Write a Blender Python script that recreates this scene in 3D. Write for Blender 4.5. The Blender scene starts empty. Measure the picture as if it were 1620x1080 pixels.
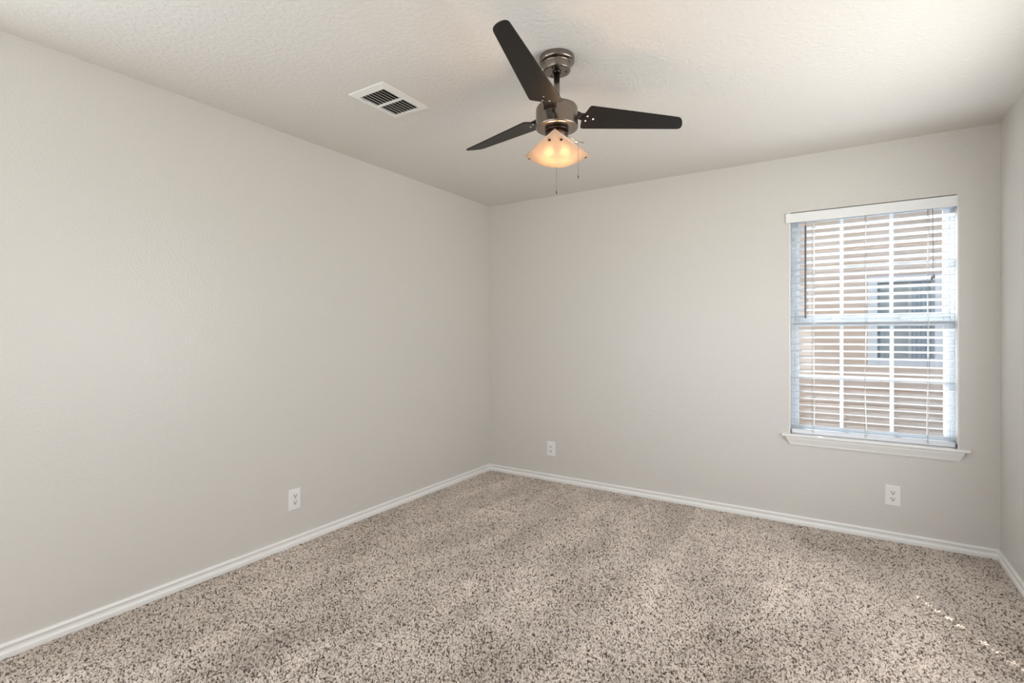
import bpy, bmesh, math, random
from mathutils import Vector, Matrix, Euler
random.seed(7)
R = math.radians
sc = bpy.context.scene
col = sc.collection

# ------------------------------------------------------------------ camera
CAM = Vector((2.75, -3.884, 1.261))
YAW = 32.75
cam_d = bpy.data.cameras.new('camera')
cam_d.sensor_width = 36.0
cam_d.lens = 808.5 / 1620 * 36
cam_d.shift_y = -12.5 / 1620
cam_d.clip_start = 0.02
cam = bpy.data.objects.new('camera', cam_d)
col.objects.link(cam)
cam.location = CAM
cam.rotation_euler = (R(90), 0, R(YAW))
sc.camera = cam

# ------------------------------------------------------------------ exposure
sc.view_settings.view_transform = 'Standard'
sc.view_settings.look = 'None'
sc.view_settings.gamma = 1
sc.view_settings.use_curve_mapping = False
sc.view_settings.exposure = 0.0
try:
    sc.cycles.max_bounces = 16
    sc.cycles.diffuse_bounces = 10
    sc.cycles.transparent_max_bounces = 24
    sc.cycles.sample_clamp_indirect = 6
    sc.cycles.caustics_reflective = False
    sc.cycles.caustics_refractive = False
except Exception:
    pass

# ------------------------------------------------------------------ sky
world = bpy.data.worlds.new('sky')
sc.world = world
world.use_nodes = True
wn = world.node_tree
for n in list(wn.nodes):
    wn.nodes.remove(n)
w_out = wn.nodes.new('ShaderNodeOutputWorld')
w_bg = wn.nodes.new('ShaderNodeBackground')
w_sky = wn.nodes.new('ShaderNodeTexSky')
w_sky.sky_type = 'HOSEK_WILKIE'
w_sky.turbidity = 3.5
w_sky.ground_albedo = 0.4
SUN_TRAVEL = Vector((0.575, -1.0, 0.0)).normalized() * 1.0
SUN_TRAVEL.z = -0.75
SUN_TRAVEL.normalize()
w_sky.sun_direction = -SUN_TRAVEL
wn.links.new(w_sky.outputs[0], w_bg.inputs[0])
w_bg.inputs[1].default_value = 4.6
wn.links.new(w_bg.outputs[0], w_out.inputs[0])

# ------------------------------------------------------------------ sun
sun_d = bpy.data.lights.new('sun', 'SUN')
sun_d.energy = 30.0
sun_d.angle = R(0.53)
sun_d.color = (1.0, 0.965, 0.92)
sun = bpy.data.objects.new('sun', sun_d)
col.objects.link(sun)
sun.rotation_euler = SUN_TRAVEL.to_track_quat('-Z', 'Y').to_euler()
sun.location = (0, 6, 8)


def fill_light(name, loc, rot, sx, sy, power, color):
    d = bpy.data.lights.new(name, 'AREA')
    d.shape = 'RECTANGLE'
    d.size, d.size_y = sx, sy
    d.energy = power
    d.color = color
    o = bpy.data.objects.new(name, d)
    col.objects.link(o)
    o.location = loc
    o.rotation_euler = rot
    return o


# added fill lights in made-up window openings out of view, brightening the room
fill_light('fill_rear', (1.55, -4.96, 1.35), (R(90), 0, 0), 1.7, 1.4, 30, (1.0, 0.985, 0.965))
fill_light('fill_side', (3.60, -1.68, 1.35), (0, R(90), 0), 1.4, 1.6, 42, (1.0, 0.99, 0.98))
fill_light('fill_left', (-0.10, -4.15, 1.35), (0, R(-90), 0), 1.4, 0.95, 36, (0.74, 0.87, 1.0))

# ------------------------------------------------------------------ room numbers
W, H, YR = 3.50, 2.44, -4.90          # width, height, rear wall
WX0, WX1, WZ0, WZ1 = 2.460, 3.325, 0.594, 2.068
WT = 0.15                              # outer wall thickness


# ------------------------------------------------------------------ materials
def mat(name, color, rough=0.5, metal=0.0, spec=None, **kw):
    m = bpy.data.materials.new(name)
    m.use_nodes = True
    b = m.node_tree.nodes['Principled BSDF']
    b.inputs['Base Color'].default_value = (*color, 1)
    b.inputs['Roughness'].default_value = rough
    b.inputs['Metallic'].default_value = metal
    if spec is not None:
        b.inputs['Specular IOR Level'].default_value = spec
    for k, v in kw.items():
        b.inputs[k].default_value = v
    return m


def nodes(m):
    return m.node_tree.nodes, m.node_tree.links, m.node_tree.nodes['Principled BSDF']


def add_bump(m, scale, strength, dist, detail=3, coord='Object', kind='noise', smooth=None):
    N, L, b = nodes(m)
    tc = N.new('ShaderNodeTexCoord')
    if kind == 'noise':
        t = N.new('ShaderNodeTexNoise')
        t.inputs['Detail'].default_value = detail
    else:
        t = N.new('ShaderNodeTexVoronoi')
        t.feature = 'SMOOTH_F1'
    t.inputs['Scale'].default_value = scale
    L.new(tc.outputs[coord], t.inputs['Vector'])
    bp = N.new('ShaderNodeBump')
    bp.inputs['Strength'].default_value = strength
    bp.inputs['Distance'].default_value = dist
    src = t.outputs[0]
    if smooth:
        rp = N.new('ShaderNodeValToRGB')
        rp.color_ramp.elements[0].position = smooth[0]
        rp.color_ramp.elements[1].position = smooth[1]
        L.new(src, rp.inputs[0])
        src = rp.outputs[0]
    L.new(src, bp.inputs['Height'])
    L.new(bp.outputs[0], b.inputs['Normal'])
    return bp


def vary(m, c1, c2, scale, detail=4, stretch=(1, 1, 1), pos=(0.35, 0.65)):
    N, L, b = nodes(m)
    tc = N.new('ShaderNodeTexCoord')
    mp = N.new('ShaderNodeMapping')
    mp.inputs['Scale'].default_value = stretch
    t = N.new('ShaderNodeTexNoise')
    t.inputs['Scale'].default_value = scale
    t.inputs['Detail'].default_value = detail
    rp = N.new('ShaderNodeValToRGB')
    rp.color_ramp.elements[0].position = pos[0]
    rp.color_ramp.elements[1].position = pos[1]
    rp.color_ramp.elements[0].color = (*c1, 1)
    rp.color_ramp.elements[1].color = (*c2, 1)
    L.new(tc.outputs['Object'], mp.inputs[0])
    L.new(mp.outputs[0], t.inputs['Vector'])
    L.new(t.outputs[0], rp.inputs[0])
    L.new(rp.outputs[0], b.inputs['Base Color'])


M = {}
M['wall'] = mat('wall_paint', (0.625, 0.600, 0.562), 0.34, spec=0.5)
add_bump(M['wall'], 95, 0.16, 0.004, 2, smooth=(0.42, 0.7))
M['ceiling'] = mat('ceiling_paint', (0.705, 0.672, 0.632), 0.8, spec=0.2)
add_bump(M['ceiling'], 50, 0.28, 0.005, 3, smooth=(0.42, 0.62))
M['trim'] = mat('white_trim_paint', (0.80, 0.79, 0.765), 0.32)
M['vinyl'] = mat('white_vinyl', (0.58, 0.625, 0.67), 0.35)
M['blind'] = mat('white_blind_slat', (0.73, 0.75, 0.785), 0.38)
M['valance'] = mat('white_valance', (0.80, 0.80, 0.79), 0.4)
M['cord'] = mat('white_cord', (0.78, 0.77, 0.75), 0.8)
M['dark_cord'] = mat('grey_cord', (0.33, 0.32, 0.33), 0.8)
M['wand'] = mat('clear_grey_acrylic', (0.13, 0.135, 0.145), 0.3)
M['tassel'] = mat('taupe_tassel', (0.26, 0.22, 0.20), 0.5)
M['clip'] = mat('dark_bracket', (0.07, 0.07, 0.07), 0.5)
M['plate'] = mat('white_plastic_plate', (0.80, 0.785, 0.76), 0.3)
M['socket'] = mat('white_receptacle', (0.76, 0.745, 0.72), 0.35)
M['slot'] = mat('dark_slot', (0.035, 0.03, 0.028), 0.7)
M['vent'] = mat('white_register_enamel', (0.82, 0.80, 0.77), 0.4)
M['duct'] = mat('dark_duct', (0.05, 0.042, 0.035), 0.8)
M['bronze'] = mat('brushed_pewter_metal', (0.26, 0.222, 0.192), 0.24, 1.0)
M['bronze_dark'] = mat('dark_pewter_metal', (0.055, 0.045, 0.040), 0.35, 1.0)
M['blade'] = mat('dark_espresso_blade', (0.020, 0.017, 0.016), 0.38, spec=0.18)
vary(M['blade'], (0.010, 0.0085, 0.0075), (0.014, 0.0115, 0.010), 18, 3, (1, 9, 1))
M['screw'] = mat('bright_screw', (0.85, 0.83, 0.80), 0.2, 1.0)
M['chain'] = mat('chain_metal', (0.30, 0.28, 0.26), 0.35, 1.0)

# frosted glass of the lamp shade: diffuse front, light passes through scattered
m = bpy.data.materials.new('frosted_amber_glass')
m.use_nodes = True
N, L = m.node_tree.nodes, m.node_tree.links
for n in list(N):
    N.remove(n)
o_ = N.new('ShaderNodeOutputMaterial')
dif = N.new('ShaderNodeBsdfDiffuse'); dif.inputs[0].default_value = (0.74, 0.60, 0.49, 1)
tra = N.new('ShaderNodeBsdfTranslucent'); tra.inputs[0].default_value = (0.93, 0.80, 0.66, 1)
gls = N.new('ShaderNodeBsdfGlossy'); gls.inputs['Roughness'].default_value = 0.25
mx1 = N.new('ShaderNodeMixShader'); mx1.inputs[0].default_value = 0.42
mx2 = N.new('ShaderNodeMixShader'); mx2.inputs[0].default_value = 0.05
rfr = N.new('ShaderNodeBsdfRefraction'); rfr.inputs[0].default_value = (0.96, 0.84, 0.70, 1)
rfr.inputs['Roughness'].default_value = 0.5; rfr.inputs['IOR'].default_value = 1.3
mx3 = N.new('ShaderNodeMixShader'); mx3.inputs[0].default_value = 0.30
L.new(dif.outputs[0], mx1.inputs[1]); L.new(tra.outputs[0], mx1.inputs[2])
L.new(mx1.outputs[0], mx3.inputs[1]); L.new(rfr.outputs[0], mx3.inputs[2])
L.new(mx3.outputs[0], mx2.inputs[1]); L.new(gls.outputs[0], mx2.inputs[2])
L.new(mx2.outputs[0], o_.inputs[0])
M['shade'] = m

m = bpy.data.materials.new('lit_warm_bulb')
m.use_nodes = True
b = m.node_tree.nodes['Principled BSDF']
b.inputs['Base Color'].default_value = (0.9, 0.85, 0.75, 1)
b.inputs['Emission Color'].default_value = (1.0, 0.64, 0.36, 1)
b.inputs['Emission Strength'].default_value = 125
M['bulb'] = m

# window glass: clear, with a plain fresnel reflection
m = bpy.data.materials.new('window_glass')
m.use_nodes = True
N, L = m.node_tree.nodes, m.node_tree.links
for n in list(N):
    N.remove(n)
o_ = N.new('ShaderNodeOutputMaterial')
tr = N.new('ShaderNodeBsdfTransparent'); tr.inputs[0].default_value = (0.93, 0.96, 0.97, 1)
gl = N.new('ShaderNodeBsdfGlossy'); gl.inputs['Roughness'].default_value = 0.01
fr = N.new('ShaderNodeLayerWeight'); fr.inputs[0].default_value = 0.5
pw = N.new('ShaderNodeMath'); pw.operation = 'POWER'; pw.inputs[1].default_value = 4.5
ad = N.new('ShaderNodeMath'); ad.operation = 'ADD'; ad.inputs[1].default_value = 0.03
mx = N.new('ShaderNodeMixShader')
L.new(fr.outputs['Facing'], pw.inputs[0]); L.new(pw.outputs[0], ad.inputs[0])
L.new(ad.outputs[0], mx.inputs[0]); L.new(tr.outputs[0], mx.inputs[1]); L.new(gl.outputs[0], mx.inputs[2])
L.new(mx.outputs[0], o_.inputs[0])
M['glass'] = m

M['siding'] = mat('tan_lap_siding', (0.72, 0.57, 0.48), 0.75)
vary(M['siding'], (0.66, 0.505, 0.41), (0.73, 0.57, 0.495), 3.0, 3)
M['house_trim'] = mat('house_white_trim', (0.72, 0.71, 0.76), 0.5)
M['dark_glass'] = mat('neighbour_dark_glass', (0.22, 0.24, 0.28), 0.3, spec=0.8)
M['curtain'] = mat('neighbour_grey_curtain', (0.50, 0.49, 0.54), 0.8)
M['roof'] = mat('grey_shingle', (0.20, 0.18, 0.17), 0.9)
M['ground'] = mat('gravel_ground', (0.42, 0.38, 0.33), 0.9)
vary(M['ground'], (0.36, 0.33, 0.28), (0.50, 0.45, 0.38), 30, 5)
M['carpet_base'] = mat('carpet_backing', (0.20, 0.165, 0.135), 0.95)


# ------------------------------------------------------------------ mesh helper
class MB:
    def __init__(s):
        s.v, s.f, s.smooth = [], [], []

    def add(s, vs, fs, smooth=False):
        n = len(s.v)
        s.v += [tuple(v) for v in vs]
        s.f += [tuple(i + n for i in f) for f in fs]
        s.smooth += [smooth] * len(fs)
        return s

    def box(s, x0, x1, y0, y1, z0, z1, mtx=None):
        vs = [Vector((x, y, z)) for z in (z0, z1) for y in (y0, y1) for x in (x0, x1)]
        if mtx:
            vs = [mtx @ v for v in vs]
        return s.add(vs, [(0, 2, 3, 1), (4, 5, 7, 6), (0, 1, 5, 4), (2, 6, 7, 3), (0, 4, 6, 2), (1, 3, 7, 5)])

    def prism(s, pts, h0, h1, fn, smooth=False):
        """pts: 2-D outline (ccw), fn(a, b, h) -> point"""
        n = len(pts)
        vs = [fn(a, b, h0) for a, b in pts] + [fn(a, b, h1) for a, b in pts]
        k = len(s.v)
        s.add(vs, [tuple(range(n))[::-1], tuple(range(n, 2 * n))])
        s.f += [(k + i, k + (i + 1) % n, k + n + (i + 1) % n, k + n + i) for i in range(n)]
        s.smooth += [smooth] * n
        return s

    def lathe(s, prof, c=(0, 0, 0), seg=48, smooth=True):
        """prof: (r, z) list; closed with caps if r > 0 at the ends"""
        vs, fs = [], []
        n = len(prof)
        for i in range(seg):
            a = 2 * math.pi * i / seg
            for r, z in prof:
                vs.append((c[0] + r * math.cos(a), c[1] + r * math.sin(a), c[2] + z))
        for i in range(seg):
            j = (i + 1) % seg
            for k in range(n - 1):
                fs.append((i * n + k, j * n + k, j * n + k + 1, i * n + k + 1))
        s.add(vs, fs, smooth)
        k0 = len(s.v) - n * seg
        s.f.append(tuple(k0 + i * n for i in range(seg))[::-1])
        s.f.append(tuple(k0 + i * n + n - 1 for i in range(seg)))
        s.smooth += [False, False]
        return s

    def tube(s, pts, r, seg=10, smooth=True):
        pts = [Vector(p) for p in pts]
        rings = []
        for i, p in enumerate(pts):
            d = (pts[min(i + 1, len(pts) - 1)] - pts[max(i - 1, 0)]).normalized()
            q = d.to_track_quat('Z', 'Y')
            rr = r[i] if isinstance(r, (list, tuple)) else r
            rings.append([p + q @ Vector((rr * math.cos(2 * math.pi * k / seg), rr * math.sin(2 * math.pi * k / seg), 0)) for k in range(seg)])
        vs = [v for g in rings for v in g]
        fs = []
        for i in range(len(pts) - 1):
            for k in range(seg):
                fs.append((i * seg + k, i * seg + (k + 1) % seg, (i + 1) * seg + (k + 1) % seg, (i + 1) * seg + k))
        s.add(vs, fs, smooth)
        k0 = len(s.v) - len(vs)
        s.f.append(tuple(k0 + i for i in range(seg))[::-1])
        s.f.append(tuple(len(s.v) - seg + i for i in range(seg)))
        s.smooth += [False, False]
        return s

    def ball(s, c, r, seg=12, rings=8, sx=1, sy=1, sz=1):
        prof = []
        for i in range(rings + 1):
            a = -math.pi / 2 + math.pi * i / rings
            prof.append((max(1e-5, math.cos(a)) * r, math.sin(a) * r * sz))
        k = len(s.v)
        s.lathe(prof, (0, 0, 0), seg)
        for i in range(k, len(s.v)):
            x, y, z = s.v[i]
            s.v[i] = (c[0] + x * sx, c[1] + y * sy, c[2] + z)
        return s

    def build(s, name, m, parent=None, bevel=0, loc=None, seg=2, recalc=True):
        me = bpy.data.meshes.new(name)
        me.from_pydata(s.v, [], s.f)
        me.polygons.foreach_set('use_smooth', s.smooth)
        if recalc:
            bm = bmesh.new(); bm.from_mesh(me)
            bmesh.ops.recalc_face_normals(bm, faces=bm.faces)
            bm.to_mesh(me); bm.free()
        me.materials.append(m)
        o = bpy.data.objects.new(name, me)
        col.objects.link(o)
        if parent:
            o.parent = parent
        if loc:
            o.location = loc
        if bevel:
            bv = o.modifiers.new('bevel', 'BEVEL')
            bv.width = bevel; bv.segments = seg; bv.limit_method = 'ANGLE'; bv.angle_limit = R(40)
            bv.harden_normals = False
        return o


def struct(o, label=None, cat=None):
    o['kind'] = 'structure'
    if label: o['label'] = label
    if cat: o['category'] = cat
    return o


def empty(name, loc, label, cat, group=None, kind=None):
    o = bpy.data.objects.new(name, None)
    o.empty_display_size = 0.05
    col.objects.link(o)
    o.location = loc
    o['label'] = label; o['category'] = cat
    if group: o['group'] = group
    if kind: o['kind'] = kind
    return o


def copy_tree(o, parent=None):
    c = o.copy(); col.objects.link(c)
    if parent: c.parent = parent
    for ch in [x for x in bpy.data.objects if x.parent == o]:
        copy_tree(ch, c)
    return c


# ------------------------------------------------------------------ room shell
FZ = -0.012       # carpet backing; the tops of the pile reach z = 0
struct(MB().box(-0.15, W + 0.15, YR - 0.15, WT, FZ - 0.12, FZ).build('floor', M['carpet_base']),
       'flat floor under the beige carpet', 'floor')
# the ceiling has a real hole above the register
VX0, VX1, VY0, VY1 = 0.711, 0.952, -2.204, -1.878
hx0, hx1, hy0, hy1 = VX0 + 0.022, VX1 - 0.034, VY0 + 0.036, VY1 - 0.027
cb = MB()
cb.box(-0.15, hx0, YR - 0.15, WT, H, H + 0.15).box(hx1, W + 0.15, YR - 0.15, WT, H, H + 0.15)
cb.box(hx0, hx1, YR - 0.15, hy0, H, H + 0.15).box(hx0, hx1, hy1, WT, H, H + 0.15)
struct(cb.build('ceiling', M['ceiling']), 'lightly textured off-white ceiling above the whole room', 'ceiling')
LY0, LY1 = -4.65, -3.65     # opening for the added left window (outside the frame)
wl = MB().box(-0.15, 0, LY1, WT, FZ, H).box(-0.15, 0, YR - 0.15, LY0, FZ, H)
wl.box(-0.15, 0, LY0, LY1, FZ, 0.6).box(-0.15, 0, LY0, LY1, 2.07, H)
struct(wl.build('wall_left', M['wall']),
       'long plain greige wall on the left', 'wall')
wb = MB()
wb.box(0, WX0, 0, WT, FZ, H).box(WX1, W, 0, WT, FZ, H)
wb.box(WX0, WX1, 0, WT, FZ, WZ0 - 0.018).box(WX0, WX1, 0, WT, WZ1, H)
struct(wb.build('wall_back', M['wall']), 'greige wall holding the window with blinds', 'wall')
SY0, SY1 = -2.50, -0.85     # opening for the added side window (outside the frame)
wr = MB()
wr.box(W, W + 0.15, SY1, WT, FZ, H).box(W, W + 0.15, YR - 0.15, SY0, FZ, H)
wr.box(W, W + 0.15, SY0, SY1, FZ, 0.6).box(W, W + 0.15, SY0, SY1, 2.07, H)
struct(wr.build('wall_right', M['wall']), 'sliver of greige wall at the right edge of the picture', 'wall')
RX0, RX1 = 0.65, 2.45       # opening for the added rear window (behind the camera)
wq = MB()
wq.box(0, RX0, YR - 0.15, YR, FZ, H).box(RX1, W, YR - 0.15, YR, FZ, H)
wq.box(RX0, RX1, YR - 0.15, YR, FZ, 0.6).box(RX0, RX1, YR - 0.15, YR, 2.07, H)
struct(wq.build('wall_rear', M['wall']), 'greige wall behind the camera', 'wall')

# plain unseen windows, added to go with the fill lights
for nm, horiz, xw, a0, a1 in (('added_window_2', True, 0, RX0, RX1), ('added_window_3', False, W + 0.01, SY0, SY1), ('added_window_4', False, -0.05, LY0, LY1)):
    f = MB()
    def bb(p0, p1, z0, z1):
        if horiz: f.box(p0, p1, YR - 0.05, YR - 0.01, z0, z1)
        else: f.box(xw, xw + 0.04, p0, p1, z0, z1)
    bb(a0, a0 + 0.05, 0.6, 2.07); bb(a1 - 0.05, a1, 0.6, 2.07)
    bb(a0 + 0.05, a1 - 0.05, 0.6, 0.65); bb(a0 + 0.05, a1 - 0.05, 2.02, 2.07)
    bb(a0 + 0.05, a1 - 0.05, 1.31, 1.36)
    struct(f.build(nm, M['vinyl']), 'added unseen white window ' + ('behind the camera' if horiz else 'beside the camera'), 'window')

# ------------------------------------------------------------------ baseboards
BH = 0.058
prof = [(0, 0), (0.015, 0), (0.0155, 0.010), (0.015, 0.020), (0.012, 0.025), (0.0085, 0.028), (0.0075, 0.034),
        (0.0085, 0.041), (0.012, 0.045), (0.0125, 0.050), (0.010, 0.055), (0.006, BH), (0, BH)]
def board(name, fn, l0, l1, label):
    # mitred ends: the run shortens by the board's own thickness
    b = MB()
    n = len(prof)
    vs = [fn(d, z - 0.006, l0 + d) for d, z in prof] + [fn(d, z - 0.006, l1 - d) for d, z in prof]
    fs = [tuple(range(n))[::-1], tuple(range(n, 2 * n))] + [(i, (i + 1) % n, n + (i + 1) % n, n + i) for i in range(n)]
    b.add(vs, fs)
    return struct(b.build(name, M['trim']), label, 'baseboard')
board('baseboard_left', lambda d, z, l: (d, l, z), YR, 0, 'white moulded baseboard along the left wall')
board('baseboard_back', lambda d, z, l: (l, -d, z), 0, W, 'white moulded baseboard under the window wall')
board('baseboard_right', lambda d, z, l: (W - d, l, z), YR, 0, 'short stretch of white baseboard at the right edge')
board('baseboard_rear', lambda d, z, l: (l, YR + d, z), 0, W, 'white moulded baseboard behind the camera')

# ------------------------------------------------------------------ window_1
win = empty('window_1', ((WX0 + WX1) / 2, 0.1, WZ0), 'white double-hung window with white grilles behind the blind', 'window', kind='structure')
def rel(o, parent):          # keep world coordinates of the mesh under an offset parent
    o.parent = parent
    o.matrix_parent_inverse = Matrix.Translation(parent.location).inverted()
    return o
def wpart(mb, name, m, parent=win, bevel=0.0, **k):
    o = mb.build(name, m, None, bevel, **k)
    if parent is win: rel(o, win)
    else:
        o.parent = parent
    return o
# jamb liner, its edge standing just proud of the wall
jl = MB()
jl.box(WX0, WX0 + 0.006, -0.002, 0.075, WZ0, WZ1).box(WX1 - 0.006, WX1, -0.002, 0.075, WZ0, WZ1)
wpart(jl, 'jamb', M['trim'])
# main frame
fx0, fx1 = WX0 + 0.006, WX1 - 0.006
fr_ = MB()
fr_.box(fx0, fx0 + 0.020, 0.075, 0.145, WZ0, WZ1).box(fx1 - 0.020, fx1, 0.075, 0.145, WZ0, WZ1)
fr_.box(WX0, WX1, 0.075, 0.148, WZ0 - 0.018, WZ0).box(fx0 + 0.02, fx1 - 0.02, 0.075, 0.145, WZ0, WZ0 + 0.018).box(fx0 + 0.02, fx1 - 0.02, 0.075, 0.145, WZ1 - 0.02, WZ1)
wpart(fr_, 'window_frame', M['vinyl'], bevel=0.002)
def sash(name, y0, y1, z0, z1, rb, rt):
    x0, x1 = fx0 + 0.02, fx1 - 0.02
    sx0, sx1 = 2.512, 3.268
    s_ = MB()
    s_.box(x0, sx0, y0, y1, z0, z1).box(sx1, x1, y0, y1, z0, z1)
    s_.box(sx0, sx1, y0, y1, z0, z0 + rb).box(sx0, sx1, y0, y1, z1 - rt, z1)
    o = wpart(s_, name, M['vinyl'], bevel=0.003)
    ym = (y0 + y1) / 2
    g = MB().box(sx0, sx1, ym - 0.002, ym + 0.002, z0 + rb, z1 - rt).build('glass_pane', M['glass'], o)
    gr = MB()
    for xm in (2.755, 3.019):
        gr.box(xm - 0.0095, xm + 0.0095, ym - 0.007, ym + 0.007, z0 + rb, z1 - rt)
    zm = (z0 + rb + z1 - rt) / 2
    for a, b_ in ((sx0, 2.7455), (2.7645, 3.0095), (3.0285, sx1)):
        gr.box(a, b_, ym - 0.0065, ym + 0.0065, zm - 0.0095, zm + 0.0095)
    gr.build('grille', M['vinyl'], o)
    return o
sash('upper_sash', 0.113, 0.140, 1.345, WZ1 - 0.02, 0.045, 0.035)
lo = sash('lower_sash', 0.080, 0.108, WZ0 + 0.018, 1.352, 0.030, 0.042)
lk = MB()
for x in (2.70, 3.06):
    lk.box(x, x + 0.05, 0.083, 0.103, 1.352, 1.364)
wpart(lk, 'sash_lock', M['vinyl'], bevel=0.002)
# stool with horns, rounded nose
st = MB()
nose = [(0.075, 0), (0.075, 0.020), (-0.028, 0.020), (-0.033, 0.017), (-0.035, 0.010), (-0.033, 0.003), (-0.028, 0.0)]
z_ = WZ0 - 0.018
def ext(x0, x1, pts):
    n = len(pts)
    vs = [(x0, y, z_ + z) for y, z in pts] + [(x1, y, z_ + z) for y, z in pts]
    st.add(vs, [tuple(range(n))[::-1], tuple(range(n, 2 * n))] + [(i, (i + 1) % n, n + (i + 1) % n, n + i) for i in range(n)])
ext(WX0, WX1, [(0.075, 0), (0.075, 0.018), (-0.0, 0.018), (-0.0, 0)])
ext(2.418, 3.372, [(0, 0), (0, 0.018)] + [(y, min(z, 0.018)) for y, z in nose[2:]])
wpart(st, 'window_sill', M['trim'])
# apron, tapering towards the bottom, ends mitred
ap = MB()
zt, zb = WZ0 - 0.018, WZ0 - 0.070
vs = []
pr = [(0, 0, 0.0), (0.0, 0.026, 0.0), (0.012, 0.024, 0.2), (0.040, 0.012, 0.75), (0.052, 0.010, 1.0), (0.052, 0, 1.0)]
for xs, sgn in ((2.440, 1), (3.350, -1)):
    for dz, dy, t in pr:
        vs.append((xs + sgn * 0.024 * t, -dy, zt - dz))
n = len(pr)
ap.add(vs, [tuple(range(n)), tuple(range(n, 2 * n))[::-1]] + [(i, n + i, n + (i + 1) % n, (i + 1) % n) for i in range(n)])
wpart(ap, 'window_apron', M['trim'])

# ------------------------------------------------------------------ blind
bl = empty('window_blind', ((WX0 + WX1) / 2, 0.04, WZ0), 'white horizontal two-inch slatted blind lowered inside the window recess', 'blind')
def bpart(mb, name, m, bevel=0.0, **k):
    return rel(mb.build(name, m, None, bevel, **k), bl)
BX0, BX1 = WX0 + 0.012, WX1 - 0.012
CORDS = (2.598, 2.881, 3.188)
YC = 0.042
va = MB()
va.box(2.440, 3.319, -0.014, -0.003, 1.999, 2.060)
va.box(2.440, 2.448, -0.003, -0.0005, 1.999, 2.060)
bpart(va, 'valance', M['valance'], bevel=0.0035)
bpart(MB().box(BX0, BX1, 0.012, 0.068, 2.005, 2.048), 'headrail', M['blind'], bevel=0.002)
TILT = R(13.5)
PITCH, Z0S = 0.0452, 0.6515
zs = []
z = Z0S
while z < 1.985:
    zs.append(z); z += PITCH
HOLE = CORDS[0]
for i, z in enumerate(zs):
    s_ = MB()
    jx = random.uniform(-0.0012, 0.0012); jt = TILT + random.uniform(-R(1.2), R(1.2))
    th = 0.0028
    x0, x1 = BX0 - HOLE, BX1 - HOLE
    hw, hy = 0.012, 0.0095
    # gentle crown across the depth: three strips; a route hole for the left cord
    ys = [-0.025, -0.0125, -hy, hy, 0.0125, 0.025]
    zc = [-0.0010, 0.0002, 0.0006, 0.0006, 0.0002, -0.0010]
    xs = [x0, -hw, hw, x1]
    vs = []; idx = {}
    for a, x in enumerate(xs):
        for b_, y in enumerate(ys):
            for c in (0, 1):
                idx[(a, b_, c)] = len(vs)
                vs.append((x, y, zc[b_] + (th / 2 if c else -th / 2)))
    fs = []
    for a in range(3):
        for b_ in range(5):
            if a == 1 and b_ == 2:
                continue
            fs.append((idx[a, b_, 1], idx[a + 1, b_, 1], idx[a + 1, b_ + 1, 1], idx[a, b_ + 1, 1]))
            fs.append((idx[a, b_, 0], idx[a, b_ + 1, 0], idx[a + 1, b_ + 1, 0], idx[a + 1, b_, 0]))
    def wall(p, q):
        fs.append((idx[(*p, 0)], idx[(*q, 0)], idx[(*q, 1)], idx[(*p, 1)]))
    for a in range(3):
        wall((a, 0), (a + 1, 0)); wall((a + 1, 5), (a, 5))
    for b_ in range(5):
        wall((0, b_ + 1), (0, b_)); wall((3, b_), (3, b_ + 1))
    wall((1, 3), (2, 3)); wall((2, 2), (1, 2)); wall((1, 2), (1, 3)); wall((2, 3), (2, 2))
    s_.add(vs, fs)
    o = s_.build('slat', M['blind'])
    o.parent = bl
    o.location = Vector((HOLE + jx, YC, z)) - bl.location
    o.rotation_euler = (-jt, random.uniform(-0.0012, 0.0012), 0)
bpart(MB().box(BX0, BX1, YC - 0.025, YC + 0.025, 0.5965, 0.624), 'bottom_rail', M['blind'], bevel=0.003)
for ci, cx in enumerate(CORDS):
    c = MB()
    # front and back ladder strings with a rung under every slat
    for yy in (YC - 0.0275, YC + 0.0275):
        pts = []
        for k in range(9):
            zz = 0.605 + (2.006 - 0.605) * k / 8
            wob = 0.003 * math.sin(k * 1.3 + ci * 2) * (1 - k / 8) * (2.2 if ci == 1 else 1)
            pts.append((cx + wob + 0.003, yy, zz))
        c.tube(pts, 0.0017, 6)
    bpart(c, 'ladder_cord', M['cord'])
    c = MB()
    cxo = cx - 0.004 if ci else cx - 0.0075
    c.tube([(cxo, YC - 0.030, 0.61), (cxo, YC - 0.030, 2.006)], 0.0008, 6)
    bpart(c, 'lift_line', M['dark_cord'])['label'] = 'thin grey lift line'
w_ = MB()
w_.tube([(2.554, 0.004, 1.362), (2.554, 0.004, 1.372), (2.554, 0.005, 1.965), (2.554, 0.006, 1.978)], [0.0045, 0.0056, 0.0056, 0.004], 6)
wd = bpart(w_, 'tilt_wand', M['wand']); wd['label'] = 'grey clear tilt wand'
rel(MB().tube([(2.554, 0.006, 1.975), (2.554, 0.012, 1.995), (2.554, 0.02, 2.01)], 0.0015, 6).build('hook', M['chain']), bl)
lc = MB()
lc.tube([(3.207, 0.008, 2.01), (3.208, 0.004, 1.90), (3.2075, 0.004, 1.84)], 0.0011, 6)
lc.tube([(3.2095, 0.008, 2.01), (3.209, 0.004, 1.90), (3.211, 0.004, 1.79), (3.209, 0.004, 1.70), (3.213, 0.004, 1.61)], 0.0011, 6)
lc.tube([(3.2075, 0.004, 1.84), (3.209, 0.003, 1.70), (3.204, 0.003, 1.60)], 0.0011, 6)
lc.ball((3.2078, 0.003, 1.896), 0.0035, 8, 6).ball((3.209, 0.003, 1.699), 0.004, 8, 6)
lc.tube([(3.209, 0.003, 1.699), (3.217, 0.001, 1.692), (3.222, 0.0, 1.68), (3.219, 0.0, 1.672)], 0.0008, 5)
lco = bpart(lc, 'lift_cord', M['dark_cord']); lco['label'] = 'knotted grey lift cord'
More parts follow.
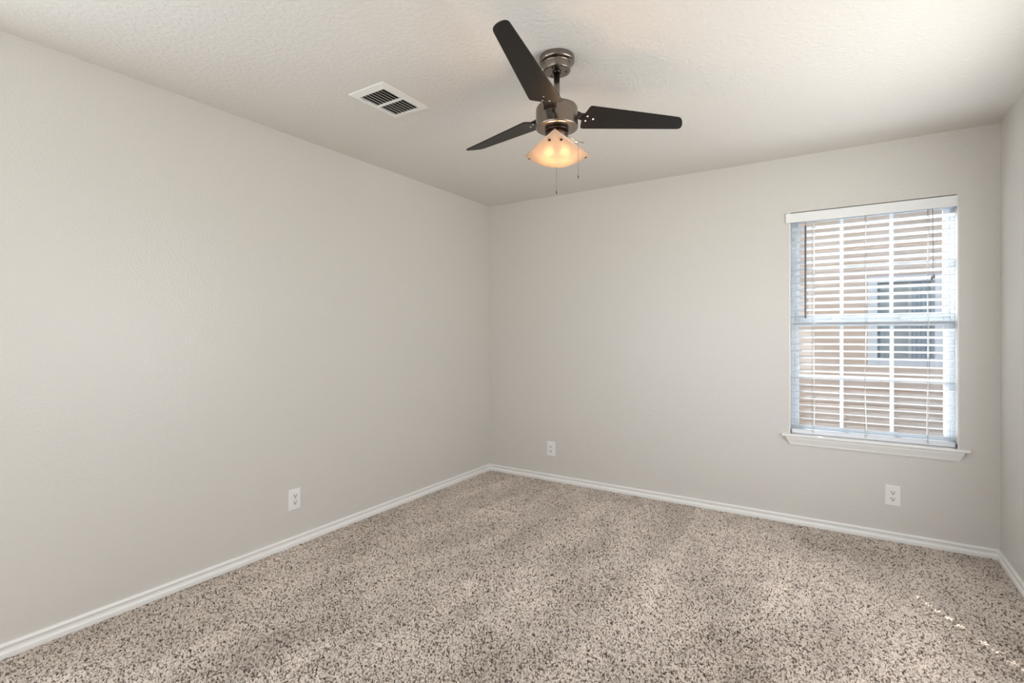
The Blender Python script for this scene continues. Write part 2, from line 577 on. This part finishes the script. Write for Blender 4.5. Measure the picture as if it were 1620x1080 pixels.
for px, pz in ((3.203, 1.588), (3.213, 1.600)):
    t_ = MB().lathe([(0.0018, 0.013), (0.0035, 0.010), (0.0055, -0.004), (0.006, -0.011), (0.004, -0.013)], (px, 0.003, pz), 12)
    o = t_.build('tassel', M['tassel']); o.parent = lco
cl = MB()
cl.box(WX0 + 0.006, WX0 + 0.012, -0.002, 0.010, WZ0 + 0.001, WZ0 + 0.026)
bpart(cl, 'hold_down_bracket', M['clip'])['label'] = 'dark hold-down bracket'
cl = MB()
cl.box(WX1 - 0.012, WX1 - 0.006, -0.002, 0.010, WZ0 + 0.001, WZ0 + 0.026)
bpart(cl, 'hold_down_bracket', M['clip'])['label'] = 'dark hold-down bracket'

# ------------------------------------------------------------------ ceiling fan
ca, sa = math.cos(R(YAW)), math.sin(R(YAW))
def cam2w(r, d):             # camera-aligned floor-plan offset to world offset
    return (r * ca - d * sa, r * sa + d * ca)
ox, oy = cam2w(0.1915, 2.184)
FX, FY = CAM.x + ox, CAM.y + oy
fan = empty('ceiling_fan', (FX, FY, H), 'three-bladed dark ceiling fan with a lit three-cornered frosted glass lamp', 'ceiling fan')
def fpart(mb, name, m, parent=None, bevel=0.0, **k):
    o = mb.build(name, m, parent or fan, bevel, **k)
    return o
D = lambda z: z - H
can = MB().lathe([(0.0735, 0.0), (0.0755, -0.004), (0.0755, -0.020), (0.073, -0.025), (0.066, -0.027), (0.0595, -0.027),
                  (0.0585, -0.031), (0.0585, -0.058), (0.0565, -0.061), (0.050, -0.0615)], (0, 0, 0), 64)
co = fpart(can, 'canopy', M['bronze'])
for a in (30, 150, 270):
    sl = MB()
    sl.lathe([(0.004, 0.0), (0.004, -0.003), (0.002, -0.004)], (0.040 * math.cos(R(a)), 0.040 * math.sin(R(a)), -0.0615), 10)
    sl.build('screw', M['bronze_dark'], co)
fpart(MB().lathe([(0.020, D(2.381)), (0.019, D(2.374)), (0.0145, D(2.371))], (0, 0, 0), 32), 'hanger_ball', M['bronze_dark'])
fpart(MB().tube([(0, 0, D(2.375)), (0, 0, D(2.222))], 0.0127, 24), 'downrod', M['bronze'])
fpart(MB().lathe([(0.0127, D(2.258)), (0.022, D(2.252)), (0.024, D(2.244)), (0.024, D(2.232))], (0, 0, 0), 32), 'rod_collar', M['bronze'])
mo = MB().lathe([(0.024, D(2.234)), (0.070, D(2.232)), (0.084, D(2.228)), (0.0885, D(2.220)), (0.0895, D(2.210)),
                 (0.0895, D(2.148)), (0.0905, D(2.145)), (0.0905, D(2.139)), (0.088, D(2.135)), (0.080, D(2.134)), (0.052, D(2.134))], (0, 0, 0), 72)
moo = fpart(mo, 'motor_housing', M['bronze'])
fpart(MB().lathe([(0.050, D(2.137)), (0.0505, D(2.128)), (0.0505, D(2.124))], (0, 0, 0), 48), 'neck_ring', M['bronze_dark'])
fpart(MB().lathe([(0.047, D(2.126)), (0.0475, D(2.088)), (0.045, D(2.083)), (0.030, D(2.082))], (0, 0, 0), 48), 'light_kit', M['bronze'])

# blades: outline taken in the blade's own plane (r outwards, s sideways)
A, B, C_, D_ = Vector((0.0981, -0.1134)), Vector((0.1483, 0.0302)), Vector((0.548, -0.2005)), Vector((0.6120, -0.1374))
def rounded(pts, rads, seg=7):
    out = []
    n = len(pts)
    for i, p in enumerate(pts):
        a, c = pts[i - 1], pts[(i + 1) % n]
        u, v = (a - p).normalized(), (c - p).normalized()
        rr = rads[i]
        if rr == 0:
            out.append(p); continue
        for k in range(seg + 1):
            t = k / seg
            q = (p + u * rr) * (1 - t) ** 2 + p * 2 * t * (1 - t) + (p + v * rr) * t ** 2
            out.append(q)
    return out
tipm = (C_ + D_) / 2 + Vector((0.009, -0.004))
E1 = (A + B) / 2 + Vector((-0.012, 0.010))
outline = rounded([A, C_, tipm, D_, B, E1], [0.012, 0.020, 0.022, 0.020, 0.014, 0.03])
ZB = 2.1876
adj = [(0.0726, -0.0032, -0.0168, -0.0073), (-0.0644, -0.0011, -0.0386, 0.0217), (-0.0082, 0.0042, 0.0554, -0.0193)]
screws = [(0.1238, -0.0548), (0.1351, -0.0254), (0.1603, -0.048)]
for k in range(3):
    dphi, dz, tw, dr = adj[k]
    th = R(26.712) + dphi - k * 2 * math.pi / 3 + R(YAW)
    pp = R(-13.315) + tw
    Rv = Vector((math.cos(th), math.sin(th), dr))
    Sv = Vector((-math.sin(th) * math.cos(pp), math.cos(th) * math.cos(pp), math.sin(pp)))
    Nv = Rv.cross(Sv).normalized()
    base = Vector((0, 0, D(ZB + dz)))
    P = lambda a, b_, h: base + Rv * a + Sv * b_ + Nv * h
    bo = fpart(MB().prism([tuple(p) for p in outline], 0.0, 0.0055, P), 'blade', M['blade'], bevel=0.0012)
    for (a, b_) in screws:
        sc_ = MB()
        ring = []
        for (rr, hh) in ((0.0045, 0.0), (0.0045, -0.0012), (0.003, -0.0026)):
            ring.append([P(a + rr * math.cos(t * math.pi / 5), b_ + rr * math.sin(t * math.pi / 5), hh) for t in range(10)])
        vs = [v for g in ring for v in g]
        fs = [(i * 10 + t, i * 10 + (t + 1) % 10, (i + 1) * 10 + (t + 1) % 10, (i + 1) * 10 + t) for i in range(2) for t in range(10)]
        fs.append(tuple(range(20, 30))); fs.append(tuple(range(10))[::-1])
        sc_.add(vs, fs)
        sc_.build('screw', M['screw'], bo)
    # blade iron: flat arm from the motor side onto the top of the blade
    ir = MB()
    mid = Vector(((0.1238 + 0.1351 + 0.1603) / 3, (-0.0548 - 0.0254 - 0.048) / 3))
    # direction of the arm at the motor
    ang = math.atan2(mid.y, mid.x)
    def MP(r_, s_, z): # motor-side points
        a_ = th + ang
        return Vector((r_ * math.cos(a_) - s_ * math.sin(a_), r_ * math.sin(a_) + s_ * math.cos(a_), D(z)))
    top = [MP(0.078, -0.030, 2.212), MP(0.078, 0.030, 2.212), MP(0.105, 0.024, 2.206), P(mid.x + 0.004, mid.y + 0.028, 0.0085), P(mid.x + 0.035, mid.y + 0.004, 0.0085), P(mid.x + 0.004, mid.y - 0.028, 0.0085), MP(0.105, -0.022, 2.206)]
    bot = [MP(0.078, -0.030, 2.180), MP(0.078, 0.030, 2.180), MP(0.101, 0.022, 2.196), P(mid.x + 0.004, mid.y + 0.028, 0.0055), P(mid.x + 0.035, mid.y + 0.004, 0.0055), P(mid.x + 0.004, mid.y - 0.028, 0.0055), MP(0.101, -0.020, 2.196)]
    n = 7
    ir.add(top + bot, [tuple(range(n)), tuple(range(n, 2 * n))[::-1]] + [(i, n + i, n + (i + 1) % n, (i + 1) % n) for i in range(n)])
    fpart(ir, 'blade_iron', M['bronze_dark'], bevel=0.0015)

# three-cornered slumped glass
sh = MB()
cang = [R(-97.6 + YAW + 120 * i) for i in range(3)]
RC, RD = 0.166, 0.185
TILT_F, TILT_R = -0.085, -0.035
def rim(a):
    """outline with three corners and evenly bulging sides"""
    t = (a - cang[0]) % (2 * math.pi / 3)
    u = t - math.pi / 3
    rho = math.sqrt((RD + RC * 0.5) ** 2 + (RC * math.sqrt(3) / 2) ** 2)
    return -RD * math.cos(u) + math.sqrt(rho ** 2 - (RD * math.sin(u)) ** 2)
NA, NR = 120, 22
ZS = 1.982
def shp(a, q, off):
    r_ = rim(a) * q
    z_ = ZS + 0.072 * (r_ / RC) ** 1.7
    sl_ = 0.072 * 1.7 / RC * (max(r_, 1e-6) / RC) ** 0.7
    wx, wy = r_ * math.cos(a), r_ * math.sin(a)
    z_ += TILT_F * (-wx * sa + wy * ca) + TILT_R * (wx * ca + wy * sa)
    nz = Vector((-sl_ * math.cos(a), -sl_ * math.sin(a), 1)).normalized()
    p = Vector((r_ * math.cos(a), r_ * math.sin(a), D(z_))) + nz * off
    return p
vs, fs = [], []
for off in (0.0, 0.004):
    vs.append(shp(0, 0, off))
    for i in range(1, NR + 1):
        for k in range(NA):
            vs.append(shp(cang[0] + 2 * math.pi * k / NA, i / NR, off))
L0 = 1 + NR * NA
for s_i, b0 in ((0, 0), (1, L0)):
    for k in range(NA):
        k2 = (k + 1) % NA
        f = (b0, b0 + 1 + k2, b0 + 1 + k)
        fs.append(f if s_i == 0 else f[::-1])
        for i in range(NR - 1):
            a_ = b0 + 1 + i * NA
            f = (a_ + k, a_ + k2, a_ + NA + k2, a_ + NA + k)
            fs.append(f[::-1] if s_i == 1 else f)
e0 = 1 + (NR - 1) * NA
for k in range(NA):
    k2 = (k + 1) % NA
    fs.append((e0 + k, e0 + k2, L0 + e0 + k2, L0 + e0 + k))
sh.add(vs, fs, True)
sho = fpart(sh, 'lamp_shade', M['shade'])
sho['label'] = 'frosted amber glass shade with three corners'
# dark rivets: two at the front corner, one at each side corner
for ci_, c in enumerate(cang):
    for dq in ((-1, 1), (-1,), (1,))[ci_]:
        a_ = c + dq * R(10.5)
        q = 0.130 / rim(a_)
        ctr = shp(a_, q, -0.0012); ctr2 = shp(a_, q, 0.007)
        pv = MB().tube([ctr - (ctr2 - ctr).normalized() * 0.0016, ctr, ctr2], [0.0035, 0.0055, 0.0055], 14)
        pv.build('rivet', M['bronze_dark'], sho)
# two bulbs under the kit
for sgn in (-1, 1):
    bx, by = cam2w(sgn * 0.034, -0.012)
    b_ = MB()
    b_.ball((bx, by, D(2.034)), 0.015, 20, 14, 1, 1, 0.9)
    b_.v = [(bx + (x - bx) * (1 + 0.35 * ca), by + (y - by) * (1 + 0.35 * ca), z) for x, y, z in b_.v]
    bo = fpart(b_, 'light_bulb', M['bulb'])
    bo['label'] = 'lit warm bulb glowing through the glass'
    MB().tube([(bx * 0.95, by * 0.95, D(2.052)), (bx * 0.75, by * 0.75, D(2.086))], [0.010, 0.013], 16).build('lamp_socket', M['cord'], bo)
fpart(MB().tube([(0, 0, D(2.084)), (0, 0, D(1.985))], 0.004, 10), 'centre_rod', M['bronze_dark'])

def chain(name, pts, end_z, label):
    c = MB()
    c.tube([(x, y, D(z)) for x, y, z in pts], 0.0011, 6)
    x, y, _ = pts[-1]
    # bead chain
    z = pts[-1][2]
    while z > end_z:
        c.ball((x, y, D(z)), 0.0016, 6, 4); z -= 0.0042
    o = fpart(c, name, M['chain'])
    o['label'] = label
    MB().lathe([(0.0010, 0.006), (0.0020, 0.003), (0.0022, -0.003), (0.0010, -0.007)], (x, y, D(end_z)), 10).build('chain_pull', M['bronze_dark'], o)
    return o
x1, y1 = cam2w(0.081, -0.084)
x0, y0 = cam2w(0.030, -0.036)
xm, ym = cam2w(0.058, -0.066)
chain('pull_chain', [(x0, y0, 2.100), (xm, ym, 2.068), (x1 * 1.0, y1 * 1.0, 2.052)], 1.905, 'pull chain held out on a short arm')
xa, ya = cam2w(0.006, 0.045)
xb, yb = cam2w(0.010, 0.128)
chain('pull_chain', [(xa, ya, 2.100), ((xa + xb) / 2, (ya + yb) / 2, 2.075), (xb, yb, 2.060)], 1.900, 'pull chain hanging behind the shade')
# small knob at the end of the arm
kx, ky = cam2w(0.100, -0.084)
fpart(MB().tube([(x1 * 0.85, y1 * 0.85, D(2.056)), (kx, ky, D(2.044))], 0.0018, 8).ball((kx, ky, D(2.0435)), 0.0038, 10, 8), 'chain_guide_arm', M['chain'])

# ------------------------------------------------------------------ ceiling register
vt = empty('ceiling_vent', ((VX0 + VX1) / 2, (VY0 + VY1) / 2, H), 'off-white louvred metal air vent set in the ceiling', 'vent')
def vpart(mb, name, m, bevel=0.0):
    return rel(mb.build(name, m, None, bevel), vt)
lx0, lx1, ly0, ly1 = 0.737, 0.912, -2.160, -1.912
vf = MB()
zt = H - 0.001
ins = [(0, 0, zt), (0.0015, 0.0015, H - 0.006), (0.030, 0.030, H - 0.010), (0.043, 0.043, H - 0.010), (0.043, 0.043, H - 0.001)]
vs = []
for i, (dx, dy, zz) in enumerate(ins):
    if i < 2: a0, a1, b0, b1 = VX0 + dx, VX1 - dx, VY0 + dy, VY1 - dy
    elif i == 2: a0, a1, b0, b1 = lx0 - 0.006, lx1 + 0.006, ly0 - 0.006, ly1 + 0.006
    else: a0, a1, b0, b1 = lx0, lx1, ly0, ly1
    vs += [(a0, b0, zz), (a1, b0, zz), (a1, b1, zz), (a0, b1, zz)]
fs = []
for i in range(len(ins)):
    j = (i + 1) % len(ins)
    for k in range(4):
        k2 = (k + 1) % 4
        fs.append((i * 4 + k, i * 4 + k2, j * 4 + k2, j * 4 + k))
vf.add(vs, fs)
ymid = (ly0 + ly1) / 2
vf.box(lx0, lx1, ymid - 0.006, ymid + 0.006, H - 0.010, H - 0.002)
vpart(vf, 'vent_frame', M['vent'])
dk = MB()
dk.box(hx0 + 0.002, hx0 + 0.003, hy0 + 0.002, hy1 - 0.002, H + 0.0, H + 0.10).box(hx1 - 0.003, hx1 - 0.002, hy0 + 0.002, hy1 - 0.002, H, H + 0.10)
dk.box(hx0 + 0.003, hx1 - 0.003, hy0 + 0.002, hy0 + 0.003, H, H + 0.10).box(hx0 + 0.003, hx1 - 0.003, hy1 - 0.003, hy1 - 0.002, H, H + 0.10)
dk.box(hx0 + 0.002, hx1 - 0.002, hy0 + 0.002, hy1 - 0.002, H + 0.10, H + 0.102)
vpart(dk, 'duct_box', M['duct'])['label'] = 'dark duct behind the louvres'
NL = 8
for y0_, y1_ in ((ly0, ymid - 0.006), (ymid + 0.006, ly1)):
    for i in range(NL):
        cx = lx0 + (lx1 - lx0) * (i + 0.5) / NL
        T = Matrix.Translation((cx, 0, H - 0.004)) @ Matrix.Rotation(R(38), 4, 'Y')
        vpart(MB().box(-0.0062, 0.0062, y0_, y1_, -0.0006, 0.0006, T), 'louver', M['vent'])
lv = MB().tube([(lx0 + 0.006, ly0 + 0.028, H - 0.006), (lx0 + 0.004, ly0 + 0.026, H - 0.020)], 0.0025, 8).ball((lx0 + 0.004, ly0 + 0.026, H - 0.021), 0.0038, 8, 6)
vpart(lv, 'damper_lever', M['trim'])
vpart(MB().lathe([(0.0035, 0), (0.0035, -0.002), (0.0015, -0.003)], ((VX0 + VX1) / 2, VY0 + 0.022, H - 0.0085), 10), 'screw', M['vent'])
vpart(MB().lathe([(0.0035, 0), (0.0035, -0.002), (0.0015, -0.003)], ((VX0 + VX1) / 2, VY1 - 0.022, H - 0.0085), 10), 'screw', M['vent'])

# ------------------------------------------------------------------ wall outlets
def outlet(loc, rz, label):
    """local frame: x right, z up, -y out of the wall"""
    e = empty('wall_outlet', loc, label, 'outlet', 'white duplex wall outlets')
    e.rotation_euler = (0, 0, rz)
    w2, h2 = 0.0395, 0.0620
    p = MB()
    pts = [(-w2, -h2), (w2, -h2), (w2, h2), (-w2, h2)]
    ins_ = [(0, 0.0), (0, 0.0025), (0.0045, 0.0062)]
    vs = []
    for d, y in ins_:
        vs += [(-w2 + d, -y, -h2 + d), (w2 - d, -y, -h2 + d), (w2 - d, -y, h2 - d), (-w2 + d, -y, h2 - d)]
    fs = [(0, 3, 2, 1), (8, 9, 10, 11)]
    for i in range(2):
        for k in range(4):
            k2 = (k + 1) % 4
            fs.append((i * 4 + k, i * 4 + k2, i * 4 + 4 + k2, i * 4 + 4 + k))
    p.add(vs, fs)
    p.build('cover_plate', M['plate'], e, 0.0012)
    for s in (-1, 1):
        zc = s * 0.0195
        r_ = MB()
        pts = []
        for k in range(28):
            a = 2 * math.pi * k / 28
            pts.append((0.0172 * math.cos(a), max(-0.0135, min(0.0135, 0.0172 * math.sin(a)))))
        r_.prism(pts, 0.0060, 0.0084, lambda a, b_, h: (a, -h, zc + b_))
        ro = r_.build('receptacle', M['socket'], e, 0.0006)
        sl = MB()
        sl.box(-0.0088, -0.0052, -0.0088, -0.0083, zc - 0.0005, zc + 0.0085)
        sl.box(0.0052, 0.0088, -0.0088, -0.0083, zc + 0.0005, zc + 0.0078)
        g = [(0.0038 * math.cos(2 * math.pi * k / 14), 0.0038 * math.sin(2 * math.pi * k / 14)) for k in range(14)]
        sl.prism(g, 0.0083, 0.0088, lambda a, b_, h: (a, -h, zc - 0.0072 + b_))
        so = sl.build('socket_slots', M['slot'], ro)
        so['label'] = 'dark plug slots'
    MB().prism([(0.0028 * math.cos(2 * math.pi * k / 12), 0.0028 * math.sin(2 * math.pi * k / 12)) for k in range(12)], 0.0060, 0.0074,
               lambda a, b_, h: (a, -h, b_)).build('screw', M['socket'], e)
    return e
outlet((0.0, -2.015, 0.271), R(90), 'white duplex outlet on the long left wall')
outlet((0.653, 0.0, 0.270), 0, 'white duplex outlet on the window wall near the far corner')
outlet((3.018, 0.0, 0.272), 0, 'white duplex outlet on the wall below the window')

# ------------------------------------------------------------------ outside
struct(MB().box(-12, 14, 0.16, 20, -0.50, -0.40).build('ground', M['ground']), 'gravel ground outside between the houses', 'ground')
NY = 3.0
nh = empty('neighbor_house', (3.0, NY, -0.4), 'tan lap-sided house seen outside through the blind', 'house')
def npart(mb, name, m, bevel=0.0, parent=None):
    o = mb.build(name, m, None, bevel)
    if parent: o.parent = parent
    else: rel(o, nh)
    return o
NX0, NX1, NZ0, NZ1 = 3.0, 3.665, 0.92, 1.885
sd = MB()
lap = 0.175
z = -0.4
while z < 2.88:
    z1 = min(z + lap, 2.88)
    def seg(x0, x1, z0, z1):
        if z1 - z0 < 0.004: return
        t0 = (z0 - z) / lap; t1 = (z1 - z) / lap
        y_a, y_b = NY - 0.026 + 0.022 * t0, NY - 0.026 + 0.022 * t1
        sd.add([(x0, y_a, z0), (x1, y_a, z0), (x1, y_b, z1), (x0, y_b, z1), (x0, NY, z0), (x1, NY, z0), (x1, NY, z1), (x0, NY, z1)],
               [(0, 1, 2, 3), (5, 4, 7, 6), (0, 4, 5, 1), (3, 2, 6, 7), (0, 3, 7, 4), (1, 5, 6, 2)])
    if z1 <= NZ0 or z >= NZ1:
        seg(-5, 11, z, z1)
    else:
        seg(-5, NX0, z, z1); seg(NX1, 11, z, z1)
        if z < NZ0: seg(NX0, NX1, z, NZ0)
        if z1 > NZ1: seg(NX0, NX1, NZ1, z1)
    z = z1
npart(sd, 'siding', M['siding'])
npart(MB().box(-5, 11, NY + 0.01, NY + 0.15, -0.4, NZ0).box(-5, 11, NY + 0.01, NY + 0.15, NZ1, 2.88)
      .box(-5, NX0, NY + 0.01, NY + 0.15, NZ0, NZ1).box(NX1, 11, NY + 0.01, NY + 0.15, NZ0, NZ1), 'wall', M['siding'])
nf = MB()
gx0, gx1, gz0, gz1 = 3.087, 3.573, 0.995, 1.815
nf.box(NX0, gx0, NY - 0.05, NY + 0.05, NZ0, NZ1).box(gx1, NX1, NY - 0.05, NY + 0.05, NZ0, NZ1)
nf.box(gx0, gx1, NY - 0.05, NY + 0.05, NZ0, gz0).box(gx0, gx1, NY - 0.05, NY + 0.05, gz1, NZ1)
nf.box(gx0, gx1, NY - 0.02, NY + 0.04, 1.385, 1.425)
nw = npart(nf, 'window', M['house_trim'], 0.004)
nw['label'] = 'white-framed window with dark glass'
npart(MB().box(gx0, gx1, NY + 0.005, NY + 0.01, gz0, 1.385).box(gx0, gx1, NY + 0.005, NY + 0.01, 1.425, gz1), 'pane', M['glass'], parent=nw)
npart(MB().box(gx0 - 0.05, gx1 + 0.05, NY + 0.13, NY + 0.135, gz0 - 0.05, gz1 + 0.05), 'interior', M['dark_glass'], parent=nw)
cu = MB()
pts = []
for k in range(25):
    x = 3.36 + (gx1 - 3.36) * k / 24
    pts.append((x, NY + 0.07 + 0.012 * math.sin(k * 1.5)))
vs = [(x, y, gz0 - 0.02) for x, y in pts] + [(x, y, gz1 + 0.02) for x, y in pts] + [(x, y + 0.003, gz0 - 0.02) for x, y in pts] + [(x, y + 0.003, gz1 + 0.02) for x, y in pts]
n = 25
fs = [(i, i + 1, n + i + 1, n + i) for i in range(n - 1)] + [(2 * n + i + 1, 2 * n + i, 3 * n + i, 3 * n + i + 1) for i in range(n - 1)]
cu.add(vs, fs, True)
npart(cu, 'curtain', M['curtain'], parent=nw)
npart(MB().box(-5, 11, NY - 0.20, NY - 0.18, 2.86, 2.98).box(-5, 11, NY - 0.18, NY + 0.15, 2.86, 2.88), 'fascia', M['house_trim'])
rf = MB().add([(-5, NY - 0.21, 2.98), (11, NY - 0.21, 2.98), (11, NY + 5, 4.6), (-5, NY + 5, 4.6),
               (-5, NY - 0.21, 3.0), (11, NY - 0.21, 3.0), (11, NY + 5, 4.62), (-5, NY + 5, 4.62)],
              [(0, 3, 2, 1), (4, 5, 6, 7), (0, 1, 5, 4), (1, 2, 6, 5), (2, 3, 7, 6), (3, 0, 4, 7)])
npart(rf, 'roof', M['roof'])

# ------------------------------------------------------------------ carpet pile
cm = bpy.data.materials.new('speckled_beige_pile')
cm.use_nodes = True
N, L = cm.node_tree.nodes, cm.node_tree.links
b = N['Principled BSDF']
b.inputs['Roughness'].default_value = 0.9
b.inputs['Specular IOR Level'].default_value = 0.15
oi = N.new('ShaderNodeObjectInfo')
rp = N.new('ShaderNodeValToRGB')
rp.color_ramp.interpolation = 'LINEAR'
els = rp.color_ramp.elements
els[0].position = 0.0; els[0].color = (0.10, 0.072, 0.052, 1)
els[1].position = 1.0; els[1].color = (0.90, 0.82, 0.745, 1)
e = els.new(0.15); e.color = (0.36, 0.29, 0.235, 1)
e = els.new(0.30); e.color = (0.78, 0.69, 0.61, 1)
L.new(oi.outputs['Random'], rp.inputs[0])
mpp = N.new('ShaderNodeMapping'); mpp.inputs['Rotation'].default_value = (0, 0, R(14)); mpp.inputs['Scale'].default_value = (4.2, 1.3, 1)  # vacuum-streak light and shade of the leaning pile, painted into tuft colour
lean_shade = N.new('ShaderNodeTexNoise'); lean_shade.inputs['Scale'].default_value = 1.0; lean_shade.inputs['Detail'].default_value = 5; lean_shade.inputs['Roughness'].default_value = 0.55
rp2 = N.new('ShaderNodeValToRGB')
rp2.color_ramp.elements[0].position = 0.33; rp2.color_ramp.elements[0].color = (0.80, 0.785, 0.77, 1)
rp2.color_ramp.elements[1].position = 0.66; rp2.color_ramp.elements[1].color = (1.08, 1.08, 1.08, 1)
mul = N.new('ShaderNodeMix'); mul.data_type = 'RGBA'; mul.blend_type = 'MULTIPLY'; mul.inputs[0].default_value = 1.0
L.new(oi.outputs['Location'], mpp.inputs[0]); L.new(mpp.outputs[0], lean_shade.inputs['Vector']); L.new(lean_shade.outputs[0], rp2.inputs[0])
L.new(rp.outputs[0], mul.inputs[6]); L.new(rp2.outputs[0], mul.inputs[7])
L.new(mul.outputs[2], b.inputs['Base Color'])
M['pile'] = cm

tf = MB()
for q in range(5):
    a = q * 2 * math.pi / 5 + 0.4
    lean = 0.0030 if q else 0.0
    c0 = (0.0012 * math.cos(a), 0.0012 * math.sin(a), 0.0)
    pts = [c0, (c0[0] + lean * 0.35 * math.cos(a + .5), c0[1] + lean * 0.35 * math.sin(a + .5), 0.0055),
           (c0[0] + lean * math.cos(a + .8), c0[1] + lean * math.sin(a + .8), 0.0115)]
    tf.tube(pts, [0.0010, 0.0013, 0.0007], 4)
tuft = tf.build('carpet_tuft', M['pile'])
col.objects.unlink(tuft)       # only instanced by the pile below, never linked on its own

pile = MB().box(0.001, W - 0.001, -4.2, -0.001, FZ + 0.0001, FZ + 0.0002)
pile = MB().add([(0.004, -4.0, FZ), (W - 0.004, -4.0, FZ), (W - 0.004, -0.004, FZ), (0.004, -0.004, FZ)], [(0, 1, 2, 3)])
po = pile.build('carpet', M['pile'], recalc=False)
po['kind'] = 'stuff'; po['label'] = 'speckled beige cut-pile carpet covering the whole floor'; po['category'] = 'carpet'
ng = bpy.data.node_groups.new('pile', 'GeometryNodeTree')
ng.interface.new_socket('Geometry', in_out='INPUT', socket_type='NodeSocketGeometry')
ng.interface.new_socket('Geometry', in_out='OUTPUT', socket_type='NodeSocketGeometry')
gi = ng.nodes.new('NodeGroupInput'); go = ng.nodes.new('NodeGroupOutput')
dp = ng.nodes.new('GeometryNodeDistributePointsOnFaces')
dp.inputs['Density'].default_value = 42000
io = ng.nodes.new('GeometryNodeInstanceOnPoints')
ob = ng.nodes.new('GeometryNodeObjectInfo')
ob.inputs['Object'].default_value = tuft
rv = ng.nodes.new('FunctionNodeRandomValue'); rv.data_type = 'FLOAT_VECTOR'
rv.inputs['Min'].default_value = (-0.55, -0.55, 0.0)
rv.inputs['Max'].default_value = (0.55, 0.55, 6.283)
# the pile leans in broad vacuumed swathes
pos = ng.nodes.new('GeometryNodeInputPosition')
nz = ng.nodes.new('ShaderNodeTexNoise'); nz.inputs['Scale'].default_value = 2.3; nz.inputs['Detail'].default_value = 3.0
vm = ng.nodes.new('ShaderNodeVectorMath'); vm.operation = 'SUBTRACT'; vm.inputs[1].default_value = (0.5, 0.5, 0.5)
vs_ = ng.nodes.new('ShaderNodeVectorMath'); vs_.operation = 'MULTIPLY'; vs_.inputs[1].default_value = (4.5, 4.5, 0.0)
rs = ng.nodes.new('FunctionNodeRandomValue'); rs.data_type = 'FLOAT'
rs.inputs[2].default_value = 0.58; rs.inputs[3].default_value = 0.98
rs.inputs['Seed'].default_value = 5
LN = ng.links.new
LN(gi.outputs[0], dp.inputs['Mesh'])
LN(dp.outputs['Points'], io.inputs['Points'])
LN(ob.outputs['Geometry'], io.inputs['Instance'])
LN(pos.outputs[0], nz.inputs['Vector'])
LN(nz.outputs['Color'], vm.inputs[0]); LN(vm.outputs[0], vs_.inputs[0])
rr_ = ng.nodes.new('FunctionNodeRotateRotation'); rr_.rotation_space = 'GLOBAL'
e1 = ng.nodes.new('FunctionNodeEulerToRotation'); e2 = ng.nodes.new('FunctionNodeEulerToRotation')
LN(rv.outputs[0], e1.inputs[0]); LN(vs_.outputs[0], e2.inputs[0])
LN(e1.outputs[0], rr_.inputs[0]); LN(e2.outputs[0], rr_.inputs[1])
LN(rr_.outputs[0], io.inputs['Rotation'])
LN(rs.outputs[1], io.inputs['Scale'])
LN(io.outputs[0], go.inputs[0])
md = po.modifiers.new('pile', 'NODES'); md.node_group = ng
